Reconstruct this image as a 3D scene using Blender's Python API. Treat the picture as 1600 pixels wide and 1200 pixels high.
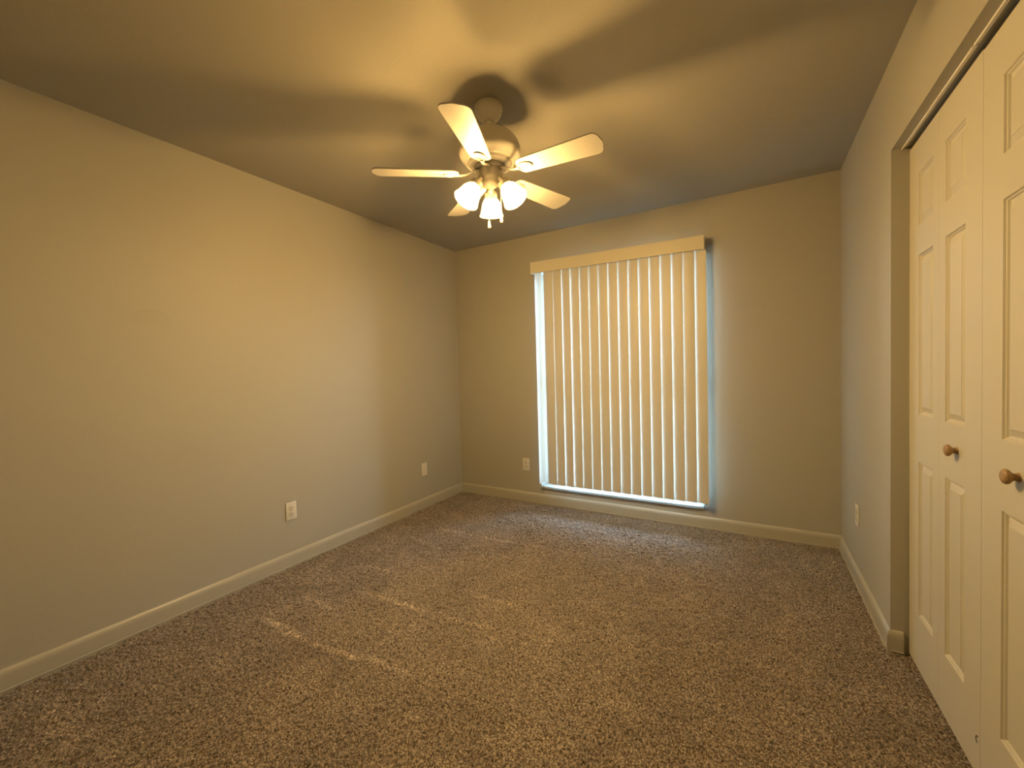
import bpy, bmesh, math, random
import numpy as np
from mathutils import Vector, Matrix

random.seed(4)
PI = math.pi
scn = bpy.context.scene
for o in list(bpy.data.objects):
    bpy.data.objects.remove(o)
COL = scn.collection

# ------------------------------------------------------------------ camera
W, H, DEPTH = 3.072, 2.44, 3.56          # room: x 0..W, y 0..-DEPTH, z 0..H
cx, cy, cz = 2.5795, -3.3541, 1.2218
yaw, pit, rol, fpx = 0.52832, -0.031094, -0.027082, 644.18
f_ = Vector((-math.sin(yaw)*math.cos(pit), math.cos(yaw)*math.cos(pit), math.sin(pit)))
r_ = Vector((math.cos(yaw), math.sin(yaw), 0))
u_ = r_.cross(f_)
r2 = r_*math.cos(rol) + u_*math.sin(rol)
u2 = -r_*math.sin(rol) + u_*math.cos(rol)
cam_d = bpy.data.cameras.new('camera')
cam_d.sensor_width = 36
cam_d.lens = fpx*36/1600
cam_d.clip_start = 0.02
cam = bpy.data.objects.new('camera', cam_d)
COL.objects.link(cam)
m = Matrix((r2, u2, -f_)).transposed().to_4x4()
m.translation = (cx, cy, cz)
cam.matrix_world = m
scn.camera = cam

# ------------------------------------------------------------------ world: overcast bluish daylight
DAY = 44.0
wd = bpy.data.worlds.new('daylight')
scn.world = wd
wd.use_nodes = True
nt = wd.node_tree
nt.nodes.clear()
out = nt.nodes.new('ShaderNodeOutputWorld')
bg = nt.nodes.new('ShaderNodeBackground')
tc = nt.nodes.new('ShaderNodeTexCoord')
sp = nt.nodes.new('ShaderNodeSeparateXYZ')
rp = nt.nodes.new('ShaderNodeValToRGB')
nt.links.new(tc.outputs['Generated'], sp.inputs[0])
mr = nt.nodes.new('ShaderNodeMapRange')
mr.inputs[1].default_value = -1
mr.inputs[2].default_value = 1
nt.links.new(sp.outputs['Z'], mr.inputs[0])
nt.links.new(mr.outputs[0], rp.inputs[0])
rp.color_ramp.elements[0].position = 0.46
rp.color_ramp.elements[0].color = (0.22, 0.26, 0.24, 1)      # lawn and paving outside
rp.color_ramp.elements[1].position = 0.56
rp.color_ramp.elements[1].color = (0.50, 0.75, 1.0, 1)
nt.links.new(rp.outputs[0], bg.inputs[0])
bg.inputs[1].default_value = DAY
nt.links.new(bg.outputs[0], out.inputs[0])

# window opening in the far wall
WX0, WX1, WZ0, WZ1 = 0.905, 2.265, 0.150, 2.10
WT = 0.20                                   # thickness of the far wall
pl = bpy.data.lights.new('sky_portal', 'AREA')
pl.shape = 'RECTANGLE'
pl.size, pl.size_y = WX1-WX0, WZ1-WZ0
pl.cycles.is_portal = True
po = bpy.data.objects.new('sky_portal', pl)
COL.objects.link(po)
po.location = ((WX0+WX1)/2, WT+0.01, (WZ0+WZ1)/2)
po.rotation_euler = (-PI/2, 0, 0)

# lamp strengths (the fan's own three lamps)
WARM = (1.0, 0.69, 0.29)
SHADE_E = 7.0  # emission standing in for bulb light through the glass
BULB_E = 2250.0

scn.view_settings.view_transform = 'Standard'
scn.view_settings.look = 'None'
scn.view_settings.exposure = -0.20
scn.view_settings.gamma = 1.0
scn.view_settings.use_curve_mapping = False

# ------------------------------------------------------------------ helpers
def tag(o, label=None, cat=None, group=None, kind=None):
    if label: o['label'] = label
    if cat: o['category'] = cat
    if group: o['group'] = group
    if kind: o['kind'] = kind
    return o

def empty(name, loc, rot=(0, 0, 0)):
    o = bpy.data.objects.new(name, None)
    COL.objects.link(o)
    o.location = loc
    o.rotation_euler = rot
    o.empty_display_size = 0.05
    return o

def obj(name, bm, mat, parent=None, loc=(0, 0, 0), rot=(0, 0, 0), smooth=None):
    me = bpy.data.meshes.new(name)
    bmesh.ops.recalc_face_normals(bm, faces=bm.faces[:])
    bm.to_mesh(me)
    bm.free()
    if smooth is not None:
        for p in me.polygons:
            p.use_smooth = True
        try:
            me.set_sharp_from_angle(angle=math.radians(smooth))
        except Exception:
            pass
    o = bpy.data.objects.new(name, me)
    COL.objects.link(o)
    if mat: me.materials.append(mat)
    if parent: o.parent = parent
    o.location = loc
    o.rotation_euler = rot
    return o

def struct(name, bm, mat, label=None, **k):
    o = obj(name, bm, mat, **k)
    o['kind'] = 'structure'
    if label: o['label'] = label
    return o

def add_box(bm, x0, x1, y0, y1, z0, z1, bevel=0, seg=2):
    g = bmesh.ops.create_cube(bm, size=1.0)
    vs = g['verts']
    for v in vs:
        v.co = Vector((x0+(v.co.x+.5)*(x1-x0), y0+(v.co.y+.5)*(y1-y0), z0+(v.co.z+.5)*(z1-z0)))
    if bevel:
        es = list({e for v in vs for e in v.link_edges})
        bmesh.ops.bevel(bm, geom=es, offset=bevel, segments=seg, affect='EDGES', profile=0.5)

def box(x0, x1, y0, y1, z0, z1, bevel=0, seg=2):
    bm = bmesh.new()
    add_box(bm, x0, x1, y0, y1, z0, z1, bevel, seg)
    return bm

def add_lathe(bm, prof, n=48, mat=Matrix.Identity(4), close=False):
    rings = []
    for r, z in prof:
        if r < 1e-6:
            rings.append([bm.verts.new(mat @ Vector((0, 0, z)))])
        else:
            rings.append([bm.verts.new(mat @ Vector((r*math.cos(2*PI*i/n), r*math.sin(2*PI*i/n), z))) for i in range(n)])
    for a, b in zip(rings[:-1], rings[1:]):
        for i in range(n):
            j = (i+1) % n
            if len(a) == 1 and len(b) == 1: continue
            if len(a) == 1: bm.faces.new((a[0], b[i], b[j]))
            elif len(b) == 1: bm.faces.new((a[i], a[j], b[0]))
            else: bm.faces.new((a[i], a[j], b[j], b[i]))
    return bm

def lathe(prof, n=48, mat=Matrix.Identity(4)):
    return add_lathe(bmesh.new(), prof, n, mat)

def add_tube(bm, pts, r, n=10, caps=True):
    pts = [Vector(p) for p in pts]
    rings = []
    rr = r if isinstance(r, (list, tuple)) else [r]*len(pts)
    for i, p in enumerate(pts):
        d = (pts[min(i+1, len(pts)-1)] - pts[max(i-1, 0)]).normalized()
        a = Vector((0, 0, 1)) if abs(d.z) < 0.9 else Vector((1, 0, 0))
        s = d.cross(a).normalized(); t = d.cross(s)
        rings.append([bm.verts.new(p + (s*math.cos(2*PI*k/n)+t*math.sin(2*PI*k/n))*rr[i]) for k in range(n)])
    for a, b in zip(rings[:-1], rings[1:]):
        for k in range(n):
            bm.faces.new((a[k], a[(k+1) % n], b[(k+1) % n], b[k]))
    if caps:
        bm.faces.new(rings[0]); bm.faces.new(rings[-1])
    return bm

def add_prism(bm, outline, z0, z1, bevel=0.0):
    """closed 2-D outline extruded in z, with a small chamfer on both faces"""
    n = len(outline)
    c = Vector((sum(p[0] for p in outline)/n, sum(p[1] for p in outline)/n))
    def ring(z, ins):
        vs = []
        for i in range(n):
            p = Vector(outline[i]); a = Vector(outline[i-1]); b = Vector(outline[(i+1) % n])
            d = (b-a)
            nn = Vector((d.y, -d.x)).normalized() if d.length > 0 else (p-c).normalized()
            q = p - nn*ins
            vs.append(bm.verts.new((q.x, q.y, z)))
        return vs
    rs = [ring(z0, bevel), ring(z0+bevel, 0), ring(z1-bevel, 0), ring(z1, bevel)] if bevel else [ring(z0, 0), ring(z1, 0)]
    for a, b in zip(rs[:-1], rs[1:]):
        for i in range(n):
            j = (i+1) % n
            bm.faces.new((a[i], a[j], b[j], b[i]))
    bm.faces.new(rs[0][::-1]); bm.faces.new(rs[-1])

# ------------------------------------------------------------------ materials
def mat_new(name):
    m = bpy.data.materials.new(name)
    m.use_nodes = True
    return m, m.node_tree, m.node_tree.nodes['Principled BSDF']

def simple(name, col, rough=0.5, metal=0.0, spec=0.5, bump=None):
    m, nt, b = mat_new(name)
    b.inputs['Base Color'].default_value = (*col, 1)
    b.inputs['Roughness'].default_value = rough
    b.inputs['Metallic'].default_value = metal
    b.inputs['Specular IOR Level'].default_value = spec
    if bump:
        sc, st, dist = bump
        tc = nt.nodes.new('ShaderNodeTexCoord')
        n = nt.nodes.new('ShaderNodeTexNoise')
        n.inputs['Scale'].default_value = sc
        n.inputs['Detail'].default_value = 3
        nt.links.new(tc.outputs['Object'], n.inputs['Vector'])
        bp = nt.nodes.new('ShaderNodeBump')
        bp.inputs['Strength'].default_value = st
        bp.inputs['Distance'].default_value = dist
        nt.links.new(n.outputs['Fac'], bp.inputs['Height'])
        nt.links.new(bp.outputs[0], b.inputs['Normal'])
    return m

def plaster(name, col, var=0.03, knock=0.6, rough=0.55):
    """painted drywall with orange peel and faint knock-down blotches"""
    m, nt, b = mat_new(name)
    b.inputs['Roughness'].default_value = rough
    b.inputs['Specular IOR Level'].default_value = 0.35
    tc = nt.nodes.new('ShaderNodeTexCoord')
    n1 = nt.nodes.new('ShaderNodeTexNoise'); n1.inputs['Scale'].default_value = 3.0; n1.inputs['Detail'].default_value = 4
    n2 = nt.nodes.new('ShaderNodeTexNoise'); n2.inputs['Scale'].default_value = 110; n2.inputs['Detail'].default_value = 3
    n3 = nt.nodes.new('ShaderNodeTexNoise'); n3.inputs['Scale'].default_value = 14; n3.inputs['Detail'].default_value = 5; n3.inputs['Distortion'].default_value = 1.2
    for n in (n1, n2, n3): nt.links.new(tc.outputs['Object'], n.inputs['Vector'])
    mx = nt.nodes.new('ShaderNodeMix'); mx.data_type = 'RGBA'
    mx.inputs[6].default_value = tuple(c*(1-var) for c in col)+(1,)
    mx.inputs[7].default_value = tuple(min(1, c*(1+var)) for c in col)+(1,)
    nt.links.new(n1.outputs['Fac'], mx.inputs[0])
    nt.links.new(mx.outputs[2], b.inputs['Base Color'])
    r3 = nt.nodes.new('ShaderNodeMapRange'); r3.inputs[1].default_value = 0.52; r3.inputs[2].default_value = 0.62
    nt.links.new(n3.outputs['Fac'], r3.inputs[0])
    ma = nt.nodes.new('ShaderNodeMath'); ma.operation = 'MULTIPLY_ADD'
    ma.inputs[1].default_value = knock
    nt.links.new(r3.outputs[0], ma.inputs[0]); nt.links.new(n2.outputs['Fac'], ma.inputs[2])
    bp = nt.nodes.new('ShaderNodeBump'); bp.inputs['Strength'].default_value = 0.35; bp.inputs['Distance'].default_value = 0.0012
    nt.links.new(ma.outputs[0], bp.inputs['Height'])
    nt.links.new(bp.outputs[0], b.inputs['Normal'])
    return m

M_WALL = plaster('greige_wall_paint', (0.40, 0.385, 0.34), 0.02, 0.35)
M_WALL_L = plaster('greige_wall_paint_patch', (0.40, 0.385, 0.34), 0.02, 0.35)
def darker_patch(m):
    """faint darker patch on the long wall, fading downwards"""
    nt = m.node_tree
    b = nt.nodes['Principled BSDF']
    src = b.inputs['Base Color'].links[0].from_socket
    tc = nt.nodes.new('ShaderNodeTexCoord')
    mp = nt.nodes.new('ShaderNodeMapping'); mp.vector_type = 'POINT'
    mp.inputs['Location'].default_value = (0, 2.475/0.085, -1.515/0.062); mp.inputs['Scale'].default_value = (0, 1/0.085, 1/0.062)
    nt.links.new(tc.outputs['Object'], mp.inputs[0])
    ln = nt.nodes.new('ShaderNodeVectorMath'); ln.operation = 'LENGTH'; nt.links.new(mp.outputs[0], ln.inputs[0])
    a = nt.nodes.new('ShaderNodeMapRange'); a.inputs[1].default_value = 1.06; a.inputs[2].default_value = 0.96; nt.links.new(ln.outputs['Value'], a.inputs[0])
    sz = nt.nodes.new('ShaderNodeSeparateXYZ'); nt.links.new(mp.outputs[0], sz.inputs[0])
    c = nt.nodes.new('ShaderNodeMapRange'); c.inputs[1].default_value = -0.6; c.inputs[2].default_value = 0.9; nt.links.new(sz.outputs['Z'], c.inputs[0])
    mu = nt.nodes.new('ShaderNodeMath'); mu.operation = 'MULTIPLY'; nt.links.new(a.outputs[0], mu.inputs[0]); nt.links.new(c.outputs[0], mu.inputs[1])
    m2 = nt.nodes.new('ShaderNodeMath'); m2.operation = 'MULTIPLY'; m2.inputs[1].default_value = 0.4; nt.links.new(mu.outputs[0], m2.inputs[0])
    mx = nt.nodes.new('ShaderNodeMix'); mx.data_type = 'RGBA'; mx.inputs[7].default_value = (0.365, 0.335, 0.285, 1)
    nt.links.new(m2.outputs[0], mx.inputs[0]); nt.links.new(src, mx.inputs[6]); nt.links.new(mx.outputs[2], b.inputs['Base Color'])
darker_patch(M_WALL_L)
M_CEIL = plaster('ceiling_paint', (0.37, 0.35, 0.30), 0.02, 0.5, 0.7)
M_TRIM = simple('baseboard_paint', (0.41, 0.39, 0.335), 0.35, bump=(6, 0.15, 0.002))
M_DOOR = simple('closet_door_paint', (0.57, 0.545, 0.475), 0.42, bump=(160, 0.12, 0.0006))
M_WHITE = simple('white_plastic', (0.66, 0.635, 0.57), 0.35)
M_RECEP = simple('receptacle_plastic', (0.60, 0.575, 0.51), 0.4)
M_SLOT = simple('dark_slot', (0.02, 0.018, 0.015), 0.7)
M_SCREW = simple('painted_screw', (0.55, 0.52, 0.46), 0.35, 0.3)
M_FAN = simple('fan_white_enamel', (0.74, 0.70, 0.62), 0.38)
M_FAN2 = simple('fan_bracket_enamel', (0.40, 0.375, 0.32), 0.3)
M_BLADE = simple('fan_blade_white', (0.44, 0.42, 0.385), 0.45, bump=(60, 0.05, 0.0005))
M_BLADE_EDGE = simple('fan_blade_edge', (0.20, 0.15, 0.10), 0.6)
M_SILL = simple('white_sill_gloss', (0.55, 0.56, 0.56), 0.22)
M_FRAME = simple('window_aluminium_white', (0.8, 0.82, 0.82), 0.35)
M_VAL = simple('valance_vinyl', (0.64, 0.61, 0.53), 0.4)
M_RAIL = simple('head_rail_metal', (0.72, 0.69, 0.62), 0.4, 0.2)
M_TRACK = simple('white_track_metal', (0.82, 0.81, 0.78), 0.35, 0.1)
M_DARK = simple('closet_shade_dark', (0.02, 0.018, 0.016), 0.8)  # near-black colour stands in for the shade inside the closet
M_CHAIN = simple('pull_chain_brass', (0.75, 0.62, 0.35), 0.35, 0.6)
M_FOB = simple('pull_fob_ivory', (0.85, 0.78, 0.58), 0.4)

# wood knob
def wood(name):
    m, nt, b = mat_new(name)
    tc = nt.nodes.new('ShaderNodeTexCoord')
    mp = nt.nodes.new('ShaderNodeMapping'); mp.inputs['Scale'].default_value = (1, 6, 6)
    n = nt.nodes.new('ShaderNodeTexNoise'); n.inputs['Scale'].default_value = 60; n.inputs['Detail'].default_value = 4
    nt.links.new(tc.outputs['Object'], mp.inputs[0]); nt.links.new(mp.outputs[0], n.inputs['Vector'])
    r = nt.nodes.new('ShaderNodeValToRGB')
    r.color_ramp.elements[0].position = .3; r.color_ramp.elements[0].color = (0.27, 0.17, 0.085, 1)
    r.color_ramp.elements[1].position = .7; r.color_ramp.elements[1].color = (0.42, 0.28, 0.15, 1)
    nt.links.new(n.outputs['Fac'], r.inputs[0]); nt.links.new(r.outputs[0], b.inputs['Base Color'])
    b.inputs['Roughness'].default_value = 0.4
    return m
M_KNOB = wood('oak_knob_wood')

# translucent vinyl vane
def vane_mat():
    m, nt, b = mat_new('vane_vinyl')
    b.inputs['Base Color'].default_value = (0.62, 0.60, 0.56, 1)
    b.inputs['Roughness'].default_value = 0.45
    tr = nt.nodes.new('ShaderNodeBsdfTranslucent'); tr.inputs[0].default_value = (0.90, 0.80, 0.68, 1)
    mx = nt.nodes.new('ShaderNodeMixShader'); mx.inputs[0].default_value = 0.05
    nt.links.new(b.outputs[0], mx.inputs[1]); nt.links.new(tr.outputs[0], mx.inputs[2])
    nt.links.new(mx.outputs[0], nt.nodes['Material Output'].inputs[0])
    return m
M_VANE = vane_mat()

def glass_mat():
    m = bpy.data.materials.new('window_glass'); m.use_nodes = True
    nt = m.node_tree; nt.nodes.clear()
    o = nt.nodes.new('ShaderNodeOutputMaterial')
    t = nt.nodes.new('ShaderNodeBsdfTransparent'); t.inputs[0].default_value = (0.93, 0.96, 0.95, 1)
    g = nt.nodes.new('ShaderNodeBsdfGlossy'); g.inputs['Roughness'].default_value = 0.02
    fr = nt.nodes.new('ShaderNodeFresnel'); fr.inputs[0].default_value = 1.45
    mx = nt.nodes.new('ShaderNodeMixShader')
    nt.links.new(fr.outputs[0], mx.inputs[0]); nt.links.new(t.outputs[0], mx.inputs[1]); nt.links.new(g.outputs[0], mx.inputs[2])
    nt.links.new(mx.outputs[0], o.inputs[0])
    return m
M_GLASS = glass_mat()

def emis(name, col, st, base=(0.9, 0.85, 0.75)):
    m, nt, b = mat_new(name)
    b.inputs['Base Color'].default_value = (*base, 1)
    b.inputs['Roughness'].default_value = 0.3
    b.inputs['Emission Color'].default_value = (*col, 1)
    b.inputs['Emission Strength'].default_value = st
    return m
def shade_mat():
    """frosted glass; opaque neck, bulb glow put in as emission rising towards the mouth"""
    m, nt, b = mat_new('lit_frosted_glass')
    b.inputs['Base Color'].default_value = (0.85, 0.78, 0.66, 1)
    b.inputs['Roughness'].default_value = 0.35
    tc = nt.nodes.new('ShaderNodeTexCoord'); sp = nt.nodes.new('ShaderNodeSeparateXYZ')
    nt.links.new(tc.outputs['Object'], sp.inputs[0])
    mr = nt.nodes.new('ShaderNodeMapRange'); mr.inputs[1].default_value = 0.050; mr.inputs[2].default_value = 0.080
    nt.links.new(sp.outputs['Z'], mr.inputs[0])
    em = nt.nodes.new('ShaderNodeMath'); em.operation = 'MULTIPLY_ADD'; em.inputs[1].default_value = SHADE_E; em.inputs[2].default_value = 0.25
    nt.links.new(mr.outputs[0], em.inputs[0])
    b.inputs['Emission Color'].default_value = (*WARM, 1)
    nt.links.new(em.outputs[0], b.inputs['Emission Strength'])
    t = nt.nodes.new('ShaderNodeBsdfTransparent'); t.inputs[0].default_value = (1, 0.93, 0.8, 1)
    mu = nt.nodes.new('ShaderNodeMath'); mu.operation = 'MULTIPLY'; mu.inputs[1].default_value = 0.74
    nt.links.new(mr.outputs[0], mu.inputs[0])
    mx = nt.nodes.new('ShaderNodeMixShader')
    nt.links.new(mu.outputs[0], mx.inputs[0]); nt.links.new(b.outputs[0], mx.inputs[1]); nt.links.new(t.outputs[0], mx.inputs[2])
    nt.links.new(mx.outputs[0], nt.nodes['Material Output'].inputs[0])
    return m
M_SHADE = shade_mat()
M_BULB = emis('lit_bulb', WARM, BULB_E)

# carpet
def carpet_mat():
    m, nt, b = mat_new('frieze_carpet')
    b.inputs['Roughness'].default_value = 0.95
    b.inputs['Specular IOR Level'].default_value = 0.1
    b.inputs['Sheen Weight'].default_value = 0.25
    b.inputs['Sheen Roughness'].default_value = 0.6
    tc = nt.nodes.new('ShaderNodeTexCoord')
    def noise(scale, det=2, rough=.5, vec=None, dist=0):
        n = nt.nodes.new('ShaderNodeTexNoise'); n.inputs['Scale'].default_value = scale
        n.inputs['Detail'].default_value = det; n.inputs['Roughness'].default_value = rough
        n.inputs['Distortion'].default_value = dist
        nt.links.new(vec or tc.outputs['Object'], n.inputs['Vector'])
        return n
    fl = noise(155, 3, .65, dist=.7)
    r = nt.nodes.new('ShaderNodeValToRGB')
    e = r.color_ramp.elements
    e[0].position = .385; e[0].color = (0.026, 0.019, 0.015, 1)
    e[1].position = .625; e[1].color = (0.47, 0.395, 0.32, 1)
    e2 = e.new(.5); e2.color = (0.145, 0.110, 0.086, 1)
    nt.links.new(fl.outputs['Fac'], r.inputs[0])
    # large nap patches left by walking and the vacuum cleaner
    big = noise(4.2, 4, .6, dist=.8)
    mr = nt.nodes.new('ShaderNodeMapRange'); mr.inputs[1].default_value = .35; mr.inputs[2].default_value = .65
    mr.inputs[3].default_value = 0.84; mr.inputs[4].default_value = 1.16
    nt.links.new(big.outputs['Fac'], mr.inputs[0])
    at = nt.nodes.new('ShaderNodeAttribute'); at.attribute_name = 'nap'
    ad = nt.nodes.new('ShaderNodeMath'); ad.operation = 'ADD'
    nt.links.new(mr.outputs[0], ad.inputs[0]); nt.links.new(at.outputs['Fac'], ad.inputs[1])
    vm = nt.nodes.new('ShaderNodeVectorMath'); vm.operation = 'SCALE'
    nt.links.new(r.outputs[0], vm.inputs[0]); nt.links.new(ad.outputs[0], vm.inputs['Scale'])
    nt.links.new(vm.outputs[0], b.inputs['Base Color'])
    n2 = noise(260, 3, .7)
    bp = nt.nodes.new('ShaderNodeBump'); bp.inputs['Strength'].default_value = 0.8; bp.inputs['Distance'].default_value = 0.004
    nt.links.new(n2.outputs['Fac'], bp.inputs['Height']); nt.links.new(bp.outputs[0], b.inputs['Normal'])
    return m
M_CARPET = carpet_mat()

# ------------------------------------------------------------------ the room
DX = 3.125                      # closet door face (recessed 5 cm behind the right wall)
OY0, OY1, OZ = -1.100, -2.345, 2.073   # closet opening
RT = 0.115                      # right wall thickness

# carpet floor: a fine relief grid
STEP = 0.0048
nx = int((W+0.9)/STEP); ny = int((DEPTH+0.02)/STEP)
xs = np.linspace(-0.01, W+0.80, nx); ys = np.linspace(0.01, -DEPTH-0.01, ny)
rng = np.random.default_rng(7)
X, Y = np.meshgrid(xs, ys)
def blur(a, k):
    for _ in range(k):
        a = (a + np.roll(a, 1, 0) + np.roll(a, -1, 0) + np.roll(a, 1, 1) + np.roll(a, -1, 1))/5
    return a
def norm(a): return (a-a.mean())/a.std()
h = norm(rng.random(X.shape))*0.45 + norm(blur(rng.random(X.shape), 2))*0.8 + norm(blur(rng.random(X.shape), 60))*0.35
Z = np.clip(h, -2.2, 2.2)*0.0030
# brush / vacuum streaks: (x0,y0,x1,y1,strength,width)
nap = np.zeros_like(X)
STREAKS = [
 ((0.41,-2.22),(0.79,-2.23),.95,.017), ((0.76,-2.23),(1.13,-2.19),.75,.013), ((1.08,-2.19),(1.39,-2.15),.45,.020),
 ((0.64,-1.82),(0.78,-1.81),.30,.012), ((0.73,-1.81),(1.12,-1.80),.90,.013), ((1.25,-1.79),(1.56,-1.75),.50,.011), ((1.54,-1.74),(1.80,-1.70),.30,.016),
 ((0.40,-0.89),(1.04,-0.87),.60,.013), ((1.00,-0.87),(1.40,-0.82),.40,.012),
 ((0.27,-1.10),(0.63,-1.15),.35,.012), ((0.40,-2.00),(0.68,-2.01),.50,.009),
 ((0.34,-1.59),(0.66,-1.57),.45,.013), ((1.22,-1.56),(1.52,-1.53),.50,.013),
 ((0.25,-2.94),(0.60,-2.96),.35,.035), ((0.20,-1.36),(0.42,-1.40),.25,.010),
 ((0.50,-0.62),(0.85,-0.66),.25,.010), ((0.95,-2.40),(1.25,-2.38),.20,.04)]
jit = norm(blur(rng.random(X.shape), 12))
jit2 = norm(blur(rng.random(X.shape), 3))
for (a, b, s, w) in STREAKS:
    ax, ay = a; bx, by = b
    L2 = (bx-ax)**2+(by-ay)**2
    t = np.clip(((X-ax)*(bx-ax)+(Y-ay)*(by-ay))/L2, 0, 1)
    d = np.hypot(X-(ax+t*(bx-ax)), Y-(ay+t*(by-ay))) + jit*0.004
    fade = np.clip(np.minimum(t, 1-t)*6, 0.15, 1)
    nap += 1.25*s*np.exp(-(d/(1.25*w))**2)*fade*np.clip(0.75+jit2*0.35, 0, 1.5)
me = bpy.data.meshes.new('floor')
N = X.size
co = np.empty((N, 3), np.float32)
co[:, 0] = X.ravel(); co[:, 1] = Y.ravel(); co[:, 2] = Z.ravel()
idx = np.arange(N, dtype=np.int32).reshape(X.shape)
q = np.stack([idx[:-1, :-1], idx[1:, :-1], idx[1:, 1:], idx[:-1, 1:]], -1).reshape(-1, 4)
me.vertices.add(N); me.vertices.foreach_set('co', co.ravel())
me.loops.add(q.size); me.loops.foreach_set('vertex_index', q.ravel())
me.polygons.add(len(q)); me.polygons.foreach_set('loop_start', np.arange(0, q.size, 4, dtype=np.int32))
me.polygons.foreach_set('use_smooth', np.ones(len(q), dtype=bool))
me.update(calc_edges=True)
at = me.attributes.new('nap', 'FLOAT', 'POINT'); at.data.foreach_set('value', nap.ravel().astype(np.float32))
me.materials.append(M_CARPET)
floor = bpy.data.objects.new('floor', me); COL.objects.link(floor)
tag(floor, 'mottled brown frieze carpet covering the bedroom floor', None, None, 'structure')

# ceiling
struct('ceiling', box(-0.12, W+0.95, -DEPTH-0.12, WT, H, H+0.1), M_CEIL, 'painted textured bedroom ceiling')
# walls
struct('wall_left', box(-0.12, 0, -DEPTH-0.12, WT, -0.1, H), M_WALL_L, 'long plain wall on the left')
bm = bmesh.new()
for bx_ in ((0, 2.15, -0.1, H), (2.15, 2.95, 2.04, H), (2.95, W+0.95, -0.1, H)):
    add_box(bm, bx_[0], bx_[1], -DEPTH-0.12, -DEPTH, bx_[2], bx_[3])
struct('wall_back', bm, M_WALL, 'unseen wall behind the viewer, doorway added to cut bounce light')
bm = bmesh.new()       # unseen doorway and unlit hall, added to cut bounce light near the camera
add_box(bm, 1.3, W+0.95, -DEPTH-1.3, -DEPTH-1.2, -0.1, H); add_box(bm, 1.2, 1.3, -DEPTH-1.3, -DEPTH-0.12, -0.1, H)
add_box(bm, W+0.85, W+0.95, -DEPTH-1.2, -DEPTH-0.12, -0.1, H); add_box(bm, 1.2, W+0.95, -DEPTH-1.3, -DEPTH-0.12, H, H+0.1)
add_box(bm, 1.2, W+0.95, -DEPTH-1.3, -DEPTH-0.01, -0.1, -0.01)
struct('wall_hall_added', bm, M_WALL, 'unseen unlit hall added behind the viewer to cut bounce light')
bm = bmesh.new()        # far wall with the window opening
def wall_with_hole(bm, X0, X1, Z0, Z1, y0, y1, hx0, hx1, hz0, hz1):
    xs = [X0, hx0, hx1, X1]; zs = [Z0, hz0, hz1, Z1]
    grid = {}
    for k, y in enumerate((y0, y1)):
        for i, x in enumerate(xs):
            for j, z in enumerate(zs):
                grid[k, i, j] = bm.verts.new((x, y, z))
    for k in (0, 1):
        for i in range(3):
            for j in range(3):
                if i == 1 and j == 1: continue
                bm.faces.new([grid[k, i, j], grid[k, i+1, j], grid[k, i+1, j+1], grid[k, i, j+1]])
    for (i, j, i2, j2) in ((1,1,2,1),(2,1,2,2),(2,2,1,2),(1,2,1,1),(0,0,3,0),(3,0,3,3),(3,3,0,3),(0,3,0,0)):
        if (i, j, i2, j2)[0] in (0, 3) and abs(i-i2)+abs(j-j2) == 3:
            pts = []
            if i != i2:
                rngi = range(i, i2+1) if i2 > i else range(i, i2-1, -1)
                a = [grid[0, k, j] for k in rngi]; b = [grid[1, k, j] for k in rngi]
            else:
                rngj = range(j, j2+1) if j2 > j else range(j, j2-1, -1)
                a = [grid[0, i, k] for k in rngj]; b = [grid[1, i, k] for k in rngj]
            bm.faces.new(a+b[::-1])
        else:
            bm.faces.new([grid[0, i, j], grid[0, i2, j2], grid[1, i2, j2], grid[1, i, j]])
wall_with_hole(bm, 0, W+0.95, -0.1, H, 0, WT, WX0, WX1, WZ0, WZ1)
struct('wall_far', bm, M_WALL, 'far wall with the tall window')
# right wall: return beside the window wall, header over the closet, pier behind the viewer
bm = bmesh.new()
ysr = [0, OY0, OY1, -DEPTH]; zsr = [-0.1, OZ, H]
G = {(k, i, j): bm.verts.new((x, y, z)) for k, x in enumerate((W, W+RT)) for i, y in enumerate(ysr) for j, z in enumerate(zsr)}
for k in (0, 1):
    for i in range(3):
        for j in range(2):
            if (i, j) != (1, 0):
                bm.faces.new([G[k, i, j], G[k, i+1, j], G[k, i+1, j+1], G[k, i, j+1]])
rim = [(0, 0), (1, 0), (1, 1), (2, 1), (2, 0), (3, 0), (3, 1), (3, 2), (2, 2), (1, 2), (0, 2), (0, 1)]
for p_, q_ in zip(rim, rim[1:]+rim[:1]):
    bm.faces.new([G[0, *p_], G[1, *p_], G[1, *q_], G[0, *q_]])
struct('wall_right', bm, M_WALL, 'right wall with the closet opening')
# closet interior
bm = bmesh.new()
add_box(bm, W+0.78, W+0.86, -DEPTH, 0, -0.1, H)
add_box(bm, W+RT, W+0.78, -0.62, -0.56, -0.1, H)
add_box(bm, W+RT, W+0.78, -2.95, -2.89, -0.1, H)
struct('wall_closet', bm, M_DARK, 'inside walls of the closet behind the bifold doors')

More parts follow.
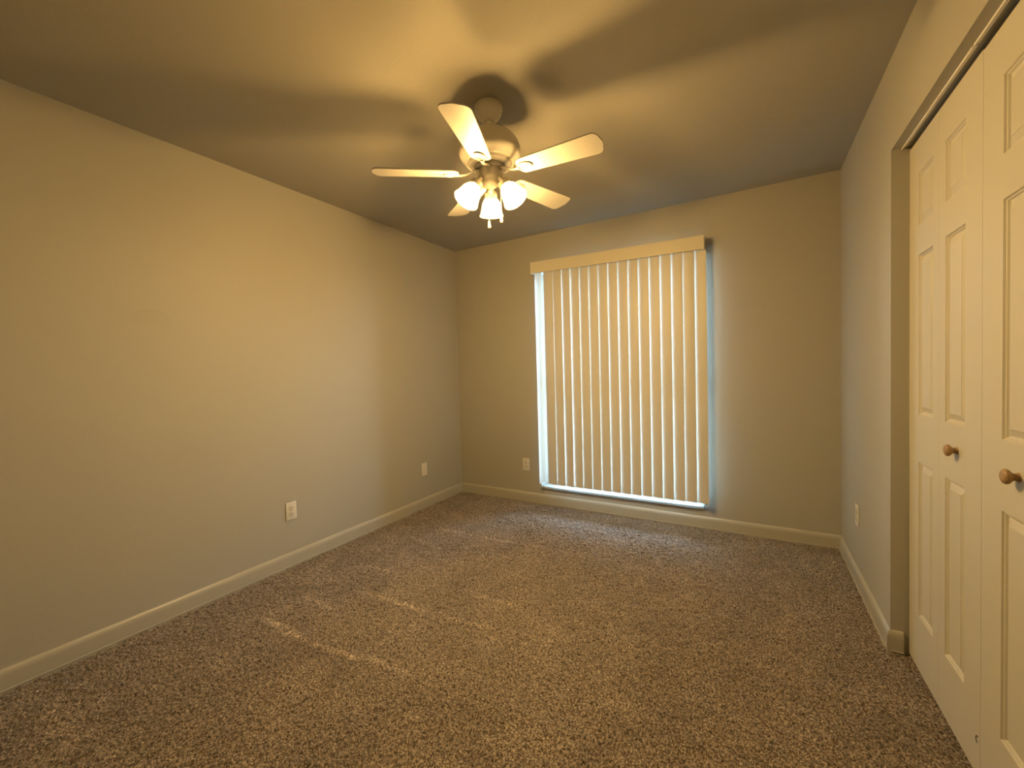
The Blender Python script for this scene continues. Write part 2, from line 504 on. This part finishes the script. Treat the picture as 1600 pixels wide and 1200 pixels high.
# baseboards: swept profile (thin, rounded top, slightly proud foot)
BB = [(0, -0.01), (0.013, -0.01), (0.013, 0.066), (0.0125, 0.074), (0.0105, 0.083), (0.007, 0.090), (0.003, 0.0945), (0, 0.096)]
def baseboard(name, p0, p1, nrm, label, m0=0, m1=0):
    """m0/m1: mitre - how far the ends move per unit of profile thickness"""
    p0, p1, nrm = Vector(p0), Vector(p1), Vector(nrm)
    d = (p1-p0).normalized()
    bm = bmesh.new()
    A = [bm.verts.new(Vector((*(p0+nrm*t+d*(t*m0)), z))) for t, z in BB]
    B = [bm.verts.new(Vector((*(p1+nrm*t-d*(t*m1)), z))) for t, z in BB]
    n = len(BB)
    for i in range(n):
        j = (i+1) % n
        bm.faces.new((A[i], A[j], B[j], B[i]))
    bm.faces.new(A); bm.faces.new(B[::-1])
    # quarter-bead line where the carpet tucks under
    ct = Vector((*(p0+nrm*0.0135), 0.012)); ce = Vector((*(p1+nrm*0.0135), 0.012))
    add_tube(bm, [ct, ce], 0.0032, 8)
    return struct(name, bm, M_TRIM, label, smooth=40)
baseboard('baseboard_left', (0, -DEPTH), (0, 0), (1, 0), 'painted baseboard along the left wall', 1, 1)
baseboard('baseboard_far', (0, 0), (W, 0), (0, -1), 'painted baseboard under the window', 1, 1)
baseboard('baseboard_right', (W, 0), (W, OY0), (-1, 0), 'short baseboard on the right wall up to the closet', 1, -1)
baseboard('baseboard_jamb', (W, OY0), (W+0.040, OY0), (0, -1), 'baseboard end turning into the closet opening', -1, 0)
baseboard('baseboard_back', (2.15, -DEPTH), (0, -DEPTH), (0, 1), 'baseboard behind the viewer', 0, 1)
baseboard('baseboard_pier', (W, OY1), (W, -DEPTH), (-1, 0), 'baseboard on the wall pier behind the viewer', -1, 0)

# ------------------------------------------------------------------ window
win = empty('window_1', ((WX0+WX1)/2, WT/2, WZ0))
tag(win, 'tall white-framed window behind the vertical blinds', None, None, 'structure')
ox, oy, oz = win.location
def wbox(name, x0, x1, y0, y1, z0, z1, mat, bev=0.002, parent=None):
    bm = box(x0-ox, x1-ox, y0-oy, y1-oy, z0-oz, z1-oz, bev)
    return obj(name, bm, mat, parent or win)
bm = bmesh.new()
F = 0.04; fy0, fy1 = 0.105, 0.165
zt = 0.172
for (x0, x1, z0, z1) in ((WX0, WX0+F, zt, WZ1), (WX1-F, WX1, zt, WZ1), (WX0+F, WX1-F, zt, zt+F), (WX0+F, WX1-F, WZ1-F, WZ1)):
    add_box(bm, x0-ox, x1-ox, fy0-oy, fy1-oy, z0-oz, z1-oz, 0.002)
obj('window_frame', bm, M_FRAME, win)
ZM = 1.14
bm = bmesh.new()
add_box(bm, WX0+F-ox, WX1-F-ox, fy0-0.012-oy, fy1-0.01-oy, ZM-0.02-oz, ZM+0.02-oz, 0.002)
obj('meeting_rail', bm, M_FRAME, win)
wbox('pane', WX0+F-.004, WX1-F+.004, 0.122, 0.126, zt+F-.004, ZM-0.017, M_GLASS, 0)
wbox('pane', WX0+F-.004, WX1-F+.004, 0.142, 0.146, ZM+0.017, WZ1-F+.004, M_GLASS, 0)
# sill slab, slightly proud of the wall with an eased nose
bm = bmesh.new()
add_box(bm, WX0+0.001-ox, WX1-0.006-ox, -0.020-oy, fy1-oy, 0.1505-oz, zt-oz, 0.005, 3)
obj('window_sill', bm, M_SILL, win, smooth=40)
# white-painted reveal linings (left, right, head)
bm = bmesh.new()
add_box(bm, WX0-ox, WX0+.003-ox, 0.0005-oy, fy0-oy, zt-oz, WZ1-oz)
add_box(bm, WX1-.003-ox, WX1-ox, 0.0005-oy, fy0-oy, zt-oz, WZ1-oz)
add_box(bm, WX0+.003-ox, WX1-.003-ox, 0.0005-oy, fy0-oy, WZ1-.003-oz, WZ1-oz)
obj('reveal_lining', bm, M_FRAME, win)

# ------------------------------------------------------------------ vertical blind
bl = empty('vertical_blind', (1.59, 0, 2.07))
tag(bl, 'cream vertical blind with closed curved vanes and a box valance over the window', 'blind')
bx, by, bz = bl.location
# valance: front board and two returns, sags 1 cm to the right
VX0, VX1, VY = 0.905, 2.291, -0.115
bm = bmesh.new()
sl = -math.atan2(0.020, VX1-VX0)
add_box(bm, VX0-bx, VX1-bx, VY, VY+0.003, 2.060-bz, 2.157-bz, 0.001, 1)
add_box(bm, VX0-bx, VX0+0.003-bx, VY+0.003, -0.001, 2.060-bz, 2.157-bz)
add_box(bm, VX1-0.003-bx, VX1-bx, VY+0.003, -0.001, 2.060-bz, 2.157-bz)
# a top and a bottom rib on the front board
add_box(bm, VX0-bx, VX1-bx, VY-0.0015, VY, 2.150-bz, 2.157-bz)
val = obj('valance', bm, M_VAL, bl)
for v in val.data.vertices:
    v.co.z -= (v.co.x+bx-1.59)*0.0145
bm = bmesh.new()
add_box(bm, VX0+0.012-bx, VX1-0.012-bx, -0.095, -0.055, 2.095-bz, 2.120-bz, 0.002)
obj('head_rail', bm, M_RAIL, bl)
for x in (1.10, 1.60, 2.10):
    bm = bmesh.new()
    add_box(bm, x-0.02-bx, x+0.02-bx, -0.10, 0.0, 2.120-bz, 2.124-bz)
    add_box(bm, x-0.02-bx, x+0.02-bx, -0.004, 0.0, 2.085-bz, 2.120-bz)
    obj('mounting_bracket', bm, M_RAIL, bl)
PIV = -0.075
def vane(xc, ang, top, bot, yoff=0, twist=0, bow=0.006, wid=0.089):
    """one curved vinyl vane; ang > 0: right edge towards the room"""
    bm = bmesh.new()
    n, nz = 10, 14
    lay = []
    for side in (0, 1):
        g = []
        for j in range(nz+1):
            z = top + (bot-top)*j/nz
            th = ang + twist*j/nz
            row = []
            for i in range(n+1):
                s = (i/n-0.5)*wid
                b = -bow*(1-(2*s/wid)**2) + side*0.0010
                row.append(bm.verts.new((s*math.cos(th)+b*math.sin(th), -s*math.sin(th)+b*math.cos(th), z)))
            g.append(row)
        lay.append(g)
    for side in (0, 1):
        g = lay[side]
        for j in range(nz):
            for i in range(n):
                bm.faces.new((g[j][i], g[j][i+1], g[j+1][i+1], g[j+1][i]))
    a, b = lay
    for j in range(nz):
        bm.faces.new((a[j][0], a[j+1][0], b[j+1][0], b[j][0])); bm.faces.new((a[j][n], b[j][n], b[j+1][n], a[j+1][n]))
    for i in range(n):
        bm.faces.new((a[0][i], b[0][i], b[0][i+1], a[0][i+1])); bm.faces.new((a[nz][i], a[nz][i+1], b[nz][i+1], b[nz][i]))
    # stem and hook up to the rail
    add_box(bm, -0.006, 0.006, -0.001, 0.001, top-0.004, 2.0955-bz)
    o = obj('vane', bm, M_VANE, bl, (xc-bx, PIV+yoff, 0), smooth=50)
    return o
TOP = 2.088-bz; BOT = 0.217-bz
D = math.radians
spec = []
for i in range(17):
    xc = 0.973 + i*0.0803
    ang = 6.2 + 0.30*i + random.uniform(-0.8, 0.8); tw = random.uniform(-0.8, 0.8)
    if i == 0: ang, tw, xc = 105, 0, 0.958
    if i == 1: ang, tw = 4, 3
    if i == 2: ang, tw = 6, 1.5
    if i == 3: ang, tw = 12, 1
    if i == 15: ang, tw = 5, 1
    if i == 14: ang, tw = 10, 1
    if i == 16: ang, tw = 16, 0
    vane(xc, D(ang), TOP, BOT, 0, D(tw))

# ------------------------------------------------------------------ bifold closet doors
LW = 0.3065
def leaf_mesh(width, pl, pr, height=2.039, thick=0.034):
    """moulded leaf; local x along the leaf (0..width), y = thickness (front at 0), z up. panels between pl and pr"""
    bm = bmesh.new()
    rows = [(0.212, 0.812), (0.995, 1.602), (1.715, 1.912)]
    xs = [0, pl, pr, width]; zs = [0]
    for a, b in rows: zs += [a, b]
    zs.append(height)
    V = {}
    for i, x in enumerate(xs):
        for j, z in enumerate(zs):
            V[i, j] = bm.verts.new((x, 0, z))
    for i in range(3):
        for j in range(len(zs)-1):
            if i == 1 and j % 2 == 1:
                prev = [V[1, j], V[2, j], V[2, j+1], V[1, j+1]]
                x0, x1, z0, z1 = pl, pr, zs[j], zs[j+1]
                for ins, dep in ((0.0025, 0.0045), (0.0055, 0.0055), (0.0080, 0.0095), (0.012, 0.0105), (0.029, 0.0030), (0.0305, 0.0015)):
                    cur = [bm.verts.new(c) for c in ((x0+ins, dep, z0+ins), (x1-ins, dep, z0+ins), (x1-ins, dep, z1-ins), (x0+ins, dep, z1-ins))]
                    for k in range(4):
                        bm.faces.new((prev[k], prev[(k+1) % 4], cur[(k+1) % 4], cur[k]))
                    prev = cur
                bm.faces.new(prev)
            else:
                bm.faces.new((V[i, j], V[i+1, j], V[i+1, j+1], V[i, j+1]))
    # back and rim
    B = [bm.verts.new(c) for c in ((0, thick, 0), (width, thick, 0), (width, thick, height), (0, thick, height))]
    bm.faces.new(B[::-1])
    n = len(zs)-1
    bm.faces.new([V[i, 0] for i in range(4)]+[B[1], B[0]])
    bm.faces.new([V[i, n] for i in (3, 2, 1, 0)]+[B[3], B[2]])
    bm.faces.new([V[0, j] for j in range(n, -1, -1)]+[B[0], B[3]])
    bm.faces.new([V[3, j] for j in range(n+1)]+[B[2], B[1]])
    return bm

def knob_mesh():
    prof = [(0, -0.002), (0.0115, -0.002), (0.0115, 0.001), (0.0098, 0.003), (0.0088, 0.007), (0.0092, 0.010), (0.0125, 0.0135), (0.0165, 0.0165),
            (0.0185, 0.0200), (0.0185, 0.0230), (0.0168, 0.0260), (0.011, 0.0290), (0.0, 0.0302)]
    return lathe(prof, 32, Matrix.Rotation(PI/2, 4, 'X'))   # axis along -y (into the room in leaf space)

def closet_door(name, y_start, label, knob_leaf, knob_x):
    """a pair of leaves hung from y_start towards the viewer"""
    root = empty(name, (DX+0.004, y_start, 0.018), (0, D(-0.45), -PI/2))
    tag(root, label, None, None, 'structure')
    for k in (0, 1):
        if k == 0: bm = leaf_mesh(LW-0.0008, 0.107, 0.107+0.146)
        else: bm = leaf_mesh(LW-0.0008, 0.054, 0.054+0.146)
        lf = obj('door_leaf', bm, M_DOOR, root, (k*LW, 0, 0), (0, 0, 0))
        if k == knob_leaf:
            obj('knob', knob_mesh(), M_KNOB, lf, (knob_x, 0, 0.915), smooth=40)
    return root
d1 = closet_door('door_1', -1.108, 'white moulded bifold closet door nearer the window with one wooden knob', 1, 0.147)
d2 = closet_door('door_2', -1.108-2*LW-0.0005, 'white moulded bifold closet door nearer the viewer with one wooden knob', 0, 0.185)
# the small gouge near the foot of the nearer leaf
lf = d1.children[1] if len(d1.children) > 1 else d1
bm = bmesh.new()
add_tube(bm, [(0.008*math.cos(t)*0.9, -0.0004, 0.009*math.sin(t)) for t in [D(a) for a in range(60, 300, 20)]], 0.0013, 8)
obj('gouge', bm, M_SLOT, lf, (LW-0.018, 0, 0.108))

# overhead track
bm = bmesh.new()
for (ya, yb) in ((OY0-0.001, -1.108-2*LW+0.003), (-1.108-2*LW-0.004, OY1+0.001)):
    add_box(bm, DX-0.0215, DX-0.0200, ya, yb, OZ-0.0080, OZ-0.0005)
    add_box(bm, DX-0.0200, DX-0.010, ya, yb, OZ-0.0025, OZ-0.0005)
struct('trim_1', bm, M_TRACK, 'white metal track under the closet header')

# ------------------------------------------------------------------ outlets and blank plate
def outlet(loc, rz, label, blank=False):
    """local: plate in xz plane, front towards -y"""
    root = empty('blank_wall_plate' if blank else 'wall_outlet', loc, (0, 0, rz))
    tag(root, label, 'wall plate' if blank else 'outlet', None if blank else 'duplex outlets low on the walls')
    bm = box(-0.035, 0.035, -0.0055, 0.0, -0.057, 0.057, 0.0022, 3)
    obj('plate', bm, M_WHITE, root, smooth=40)
    def screw(z):
        bm = bmesh.new()
        add_lathe(bm, [(0.0034, 0.0), (0.0034, 0.0008), (0.0026, 0.0014), (0, 0.0015)], 16, Matrix.Translation((0, -0.0055, z)) @ Matrix.Rotation(PI/2, 4, 'X'))
        s = obj('screw', bm, M_SCREW, root, smooth=40)
        obj('screw_slot', box(-0.0028, 0.0028, -0.0073, -0.0069, z-0.0005, z+0.0005), M_SLOT, s)
    if blank:
        screw(0.021); screw(-0.021)
        return root
    screw(0)
    for zc in (0.0195, -0.0195):
        bm = bmesh.new()
        pts = []
        for k in range(36):
            a = 2*PI*k/36
            pts.append((0.0172*math.cos(a), max(-0.0142, min(0.0142, 0.0172*math.sin(a)))))
        add_prism(bm, pts, 0, 0.0028, 0.0006)
        bmesh.ops.transform(bm, matrix=Matrix.Translation((0, -0.0052, zc)) @ Matrix.Rotation(PI/2, 4, 'X'), verts=bm.verts[:])
        rc = obj('receptacle', bm, M_RECEP, root, smooth=40)
        bm = bmesh.new()
        add_box(bm, -0.0074, -0.0052, -0.0083, -0.0079, zc-0.0005, zc+0.0085)
        add_box(bm, 0.0052, 0.0074, -0.0083, -0.0079, zc+0.0005, zc+0.0080)
        add_lathe(bm, [(0.0027, 0), (0.0027, 0.0004), (0, 0.0004)], 14, Matrix.Translation((0, -0.0079, zc-0.0085)) @ Matrix.Rotation(PI/2, 4, 'X'))
        obj('slots', bm, M_SLOT, rc)
    return root
outlet((0, -1.808, 0.360), PI/2, 'ivory duplex outlet low on the long left wall, nearer the viewer')
outlet((0, -0.558, 0.355), PI/2, 'plain blank ivory plate low on the left wall near the far corner', True)
outlet((0.753, 0, 0.352), 0, 'ivory duplex outlet on the far wall just left of the window')
outlet((W, -0.483, 0.382), -PI/2, 'ivory duplex outlet on the right wall between far corner and closet')

# ------------------------------------------------------------------ ceiling fan
FX, FY = 1.545, -1.728
fan = empty('ceiling_fan', (FX, FY, H))
tag(fan, 'white five-blade ceiling fan with three lit glass shades and two pull chains', 'ceiling fan')
def fz(z): return z-H
obj('canopy', lathe([(0, fz(2.4395)), (0.060, fz(2.4395)), (0.064, fz(2.432)), (0.064, fz(2.418)), (0.060, fz(2.402)), (0.048, fz(2.382)), (0.034, fz(2.368)), (0.024, fz(2.362)), (0, fz(2.362))]), M_FAN, fan, smooth=35)
obj('hanger_ball', lathe([(0, fz(2.372)), (0.020, fz(2.366)), (0.0235, fz(2.356)), (0.020, fz(2.346)), (0.0125, fz(2.342)), (0.0125, fz(2.30)), (0, fz(2.30))]), M_FAN, fan, smooth=35)
obj('rod_collar', lathe([(0, fz(2.335)), (0.019, fz(2.335)), (0.022, fz(2.328)), (0.024, fz(2.316)), (0.034, fz(2.310)), (0, fz(2.306))]), M_FAN, fan, smooth=35)
obj('motor_housing', lathe([(0, fz(2.314)), (0.045, fz(2.313)), (0.085, fz(2.306)), (0.112, fz(2.292)), (0.132, fz(2.268)), (0.141, fz(2.240)), (0.1425, fz(2.222)),
    (0.139, fz(2.208)), (0.131, fz(2.196)), (0.128, fz(2.194)), (0.118, fz(2.184)), (0.112, fz(2.176)), (0.109, fz(2.175)), (0.107, fz(2.179)), (0.104, fz(2.179)), (0.096, fz(2.168)), (0.075, fz(2.162)), (0.055, fz(2.160)), (0, fz(2.160))], 64), M_FAN, fan, smooth=35)
obj('flywheel', lathe([(0, fz(2.164)), (0.070, fz(2.164)), (0.072, fz(2.158)), (0.070, fz(2.148)), (0, fz(2.147))]), M_FAN2, fan, smooth=35)
obj('switch_housing', lathe([(0, fz(2.150)), (0.047, fz(2.150)), (0.050, fz(2.147)), (0.0505, fz(2.112)), (0.049, fz(2.106)), (0.044, fz(2.100)), (0.040, fz(2.094)),
    (0.040, fz(2.086)), (0.036, fz(2.078)), (0.024, fz(2.070)), (0.014, fz(2.066)), (0.009, fz(2.058)), (0.011, fz(2.052)), (0.006, fz(2.046)), (0, fz(2.045))]), M_FAN, fan, smooth=35)

BZ = 2.123
def blade_outline():
    pts = []
    r0, r1 = 0.145, 0.528
    w0, w1 = 0.047, 0.062
    # root: rounded
    for a in range(90, 271, 15):
        t = D(a)
        pts.append((r0+0.030+0.030*math.cos(t), (w0)*math.sin(t)*(1 if abs(math.sin(t)) < .99 else 1)))
    pts = [(x, -y) for x, y in pts][::-1]
    pts = []
    def corner(cxx, cyy, rx, ry, a0, a1, n=8):
        for k in range(n+1):
            t = D(a0+(a1-a0)*k/n)
            pts.append((cxx+rx*math.cos(t), cyy+ry*math.sin(t)))
    corner(r0+0.030, -w0+0.030, 0.030, 0.030, 180, 270)
    corner(r1-0.036, -w1+0.036, 0.030, 0.036, 270, 360)
    # slightly bowed tip
    pts.append((r1-0.0015, -0.012)); pts.append((r1, 0.0)); pts.append((r1-0.0015, 0.012))
    corner(r1-0.036, w1-0.036, 0.030, 0.036, 0, 90)
    corner(r0+0.030, w0-0.030, 0.030, 0.030, 90, 180)
    return pts
def make_iron():
    bm = bmesh.new()
    # oval medallion under the blade root, with a raised ring
    cxr = 0.178
    n = 40
    prof = [(1.0, 0.0), (1.0, -0.003), (0.93, -0.0055), (0.82, -0.0055), (0.76, -0.003), (0.62, -0.003), (0.56, -0.005), (0.42, -0.005), (0.36, -0.0028), (0, -0.0028)]
    rings = []
    for s, z in prof:
        if s == 0: rings.append([bm.verts.new((cxr, 0, z))]); continue
        rings.append([bm.verts.new((cxr+0.037*s*math.cos(2*PI*k/n), 0.026*s*math.sin(2*PI*k/n), z)) for k in range(n)])
    bm.faces.new(rings[0])
    for a, b in zip(rings[:-1], rings[1:]):
        for k in range(n):
            j = (k+1) % n
            if len(b) == 1: bm.faces.new((a[k], a[j], b[0]))
            else: bm.faces.new((a[k], a[j], b[j], b[k]))
    # S-curved arm from the flywheel out to the medallion
    path = [(0.050, 0.022, 0.030), (0.070, 0.020, 0.026), (0.092, 0.010, 0.017), (0.115, 0.000, 0.013), (0.135, -0.003, 0.015), (0.152, -0.003, 0.020)]
    rows = []
    for x, z, w in path:
        rows.append([bm.verts.new(c) for c in ((x, -w*.5, z-0.002), (x, -w*.25, z-0.005), (x, w*.25, z-0.005), (x, w*.5, z-0.002), (x, w*.5, z+0.002), (x, -w*.5, z+0.002))])
    for a, b in zip(rows[:-1], rows[1:]):
        for k in range(6):
            bm.faces.new((a[k], a[(k+1) % 6], b[(k+1) % 6], b[k]))
    bm.faces.new(rows[0]); bm.faces.new(rows[-1][::-1])
    return bm
for k in range(5):
    az = D(1+72*k)
    arm = Matrix.Translation((0, 0, fz(BZ))) @ Matrix.Rotation(az, 4, 'Z')
    pitch = Matrix.Rotation(D(-11), 4, 'X')
    bm = bmesh.new(); add_prism(bm, blade_outline(), 0.0, 0.0055, 0.0009)
    o = obj('blade', bm, M_BLADE, fan, smooth=30); o.matrix_local = arm @ pitch
    # the darker raw top face shows as a thin line along far edges
    o.data.materials.append(M_BLADE_EDGE)
    zmax = max(v.co.z for v in o.data.vertices)
    for p in o.data.polygons:
        if p.normal.z > 0.3: p.material_index = 1
    br = obj('blade_bracket', make_iron(), M_FAN2, fan, smooth=30); br.matrix_local = arm @ pitch
    for sx, sy in ((0.166, 0.0), (0.190, 0.0)):
        s = obj('screw', lathe([(0.003, 0), (0.003, -0.0015), (0, -0.002)], 12), M_SCREW, br, (sx, sy, -0.0026), smooth=30)

# light kit: three arms, holders, bell shades and bulbs
def shade_kit(az, tilt):
    base = Vector((0.055*math.cos(az), 0.055*math.sin(az), fz(2.098)))
    rot = Matrix.Rotation(az, 4, 'Z') @ Matrix.Rotation(PI-tilt, 4, 'Y')   # local +z points down and outwards
    mt = Matrix.Translation(base) @ rot
    ho = obj('lamp_holder', lathe([(0, -0.004), (0.012, -0.004), (0.013, 0.016), (0.020, 0.022), (0.0285, 0.027), (0.030, 0.032), (0.030, 0.046), (0.0275, 0.048), (0.0275, 0.034), (0, 0.030)], 32), M_FAN2, fan, smooth=35)
    ho.matrix_local = mt
    bm = bmesh.new()
    add_tube(bm, [(0.030*math.cos(az), 0.030*math.sin(az), fz(2.098)), (0.045*math.cos(az), 0.045*math.sin(az), fz(2.102)), tuple(base), tuple(base+(rot @ Vector((0, 0, 0.012))))], [0.012, 0.011, 0.011, 0.012], 16)
    obj('lamp_arm', bm, M_FAN2, fan, smooth=40)
    g0 = 0.034
    po = [(0.0262, 0.0), (0.0268, 0.010), (0.031, 0.020), (0.038, 0.032), (0.0435, 0.046), (0.047, 0.062), (0.0500, 0.076), (0.0530, 0.087), (0.0565, 0.095), (0.0585, 0.098)]
    pi_ = [(r-0.0025, z) for r, z in po][::-1]
    sh = obj('glass_shade', lathe([(r, z+g0) for r, z in po+[(0.0572, 0.099)]+pi_], 48), M_SHADE, fan, smooth=60)
    sh.matrix_local = mt
    bu = obj('bulb', lathe([(0.0, 0.030), (0.012, 0.032), (0.013, 0.050), (0.018, 0.064), (0.023, 0.076), (0.0245, 0.088), (0.022, 0.100), (0.014, 0.109), (0, 0.112)], 24), M_BULB, fan, smooth=60)
    bu.matrix_local = mt
for a in (122, 242, 2):
    shade_kit(D(a), D(33))

# pull chains
def chain(x, y, ztop, zbot):
    bm = bmesh.new()
    add_tube(bm, [(x, y, fz(ztop)), (x, y, fz(zbot))], 0.0009, 6)
    z = ztop
    while z > zbot:
        bmesh.ops.create_icosphere(bm, subdivisions=1, radius=0.0016, matrix=Matrix.Translation((x, y, fz(z))))
        z -= 0.0045
    c = obj('pull_chain', bm, M_CHAIN, fan)
    obj('chain_fob', lathe([(0, fz(zbot)+0.001), (0.0035, fz(zbot)), (0.0045, fz(zbot)-0.008), (0.0068, fz(zbot)-0.024), (0.0066, fz(zbot)-0.031), (0.003, fz(zbot)-0.034), (0, fz(zbot)-0.034)], 20, Matrix.Translation((x, y, 0))), M_FOB, c, smooth=40)
chain(-0.005, -0.012, 2.06, 1.915)
chain(0.035, 0.030, 2.09, 1.944)
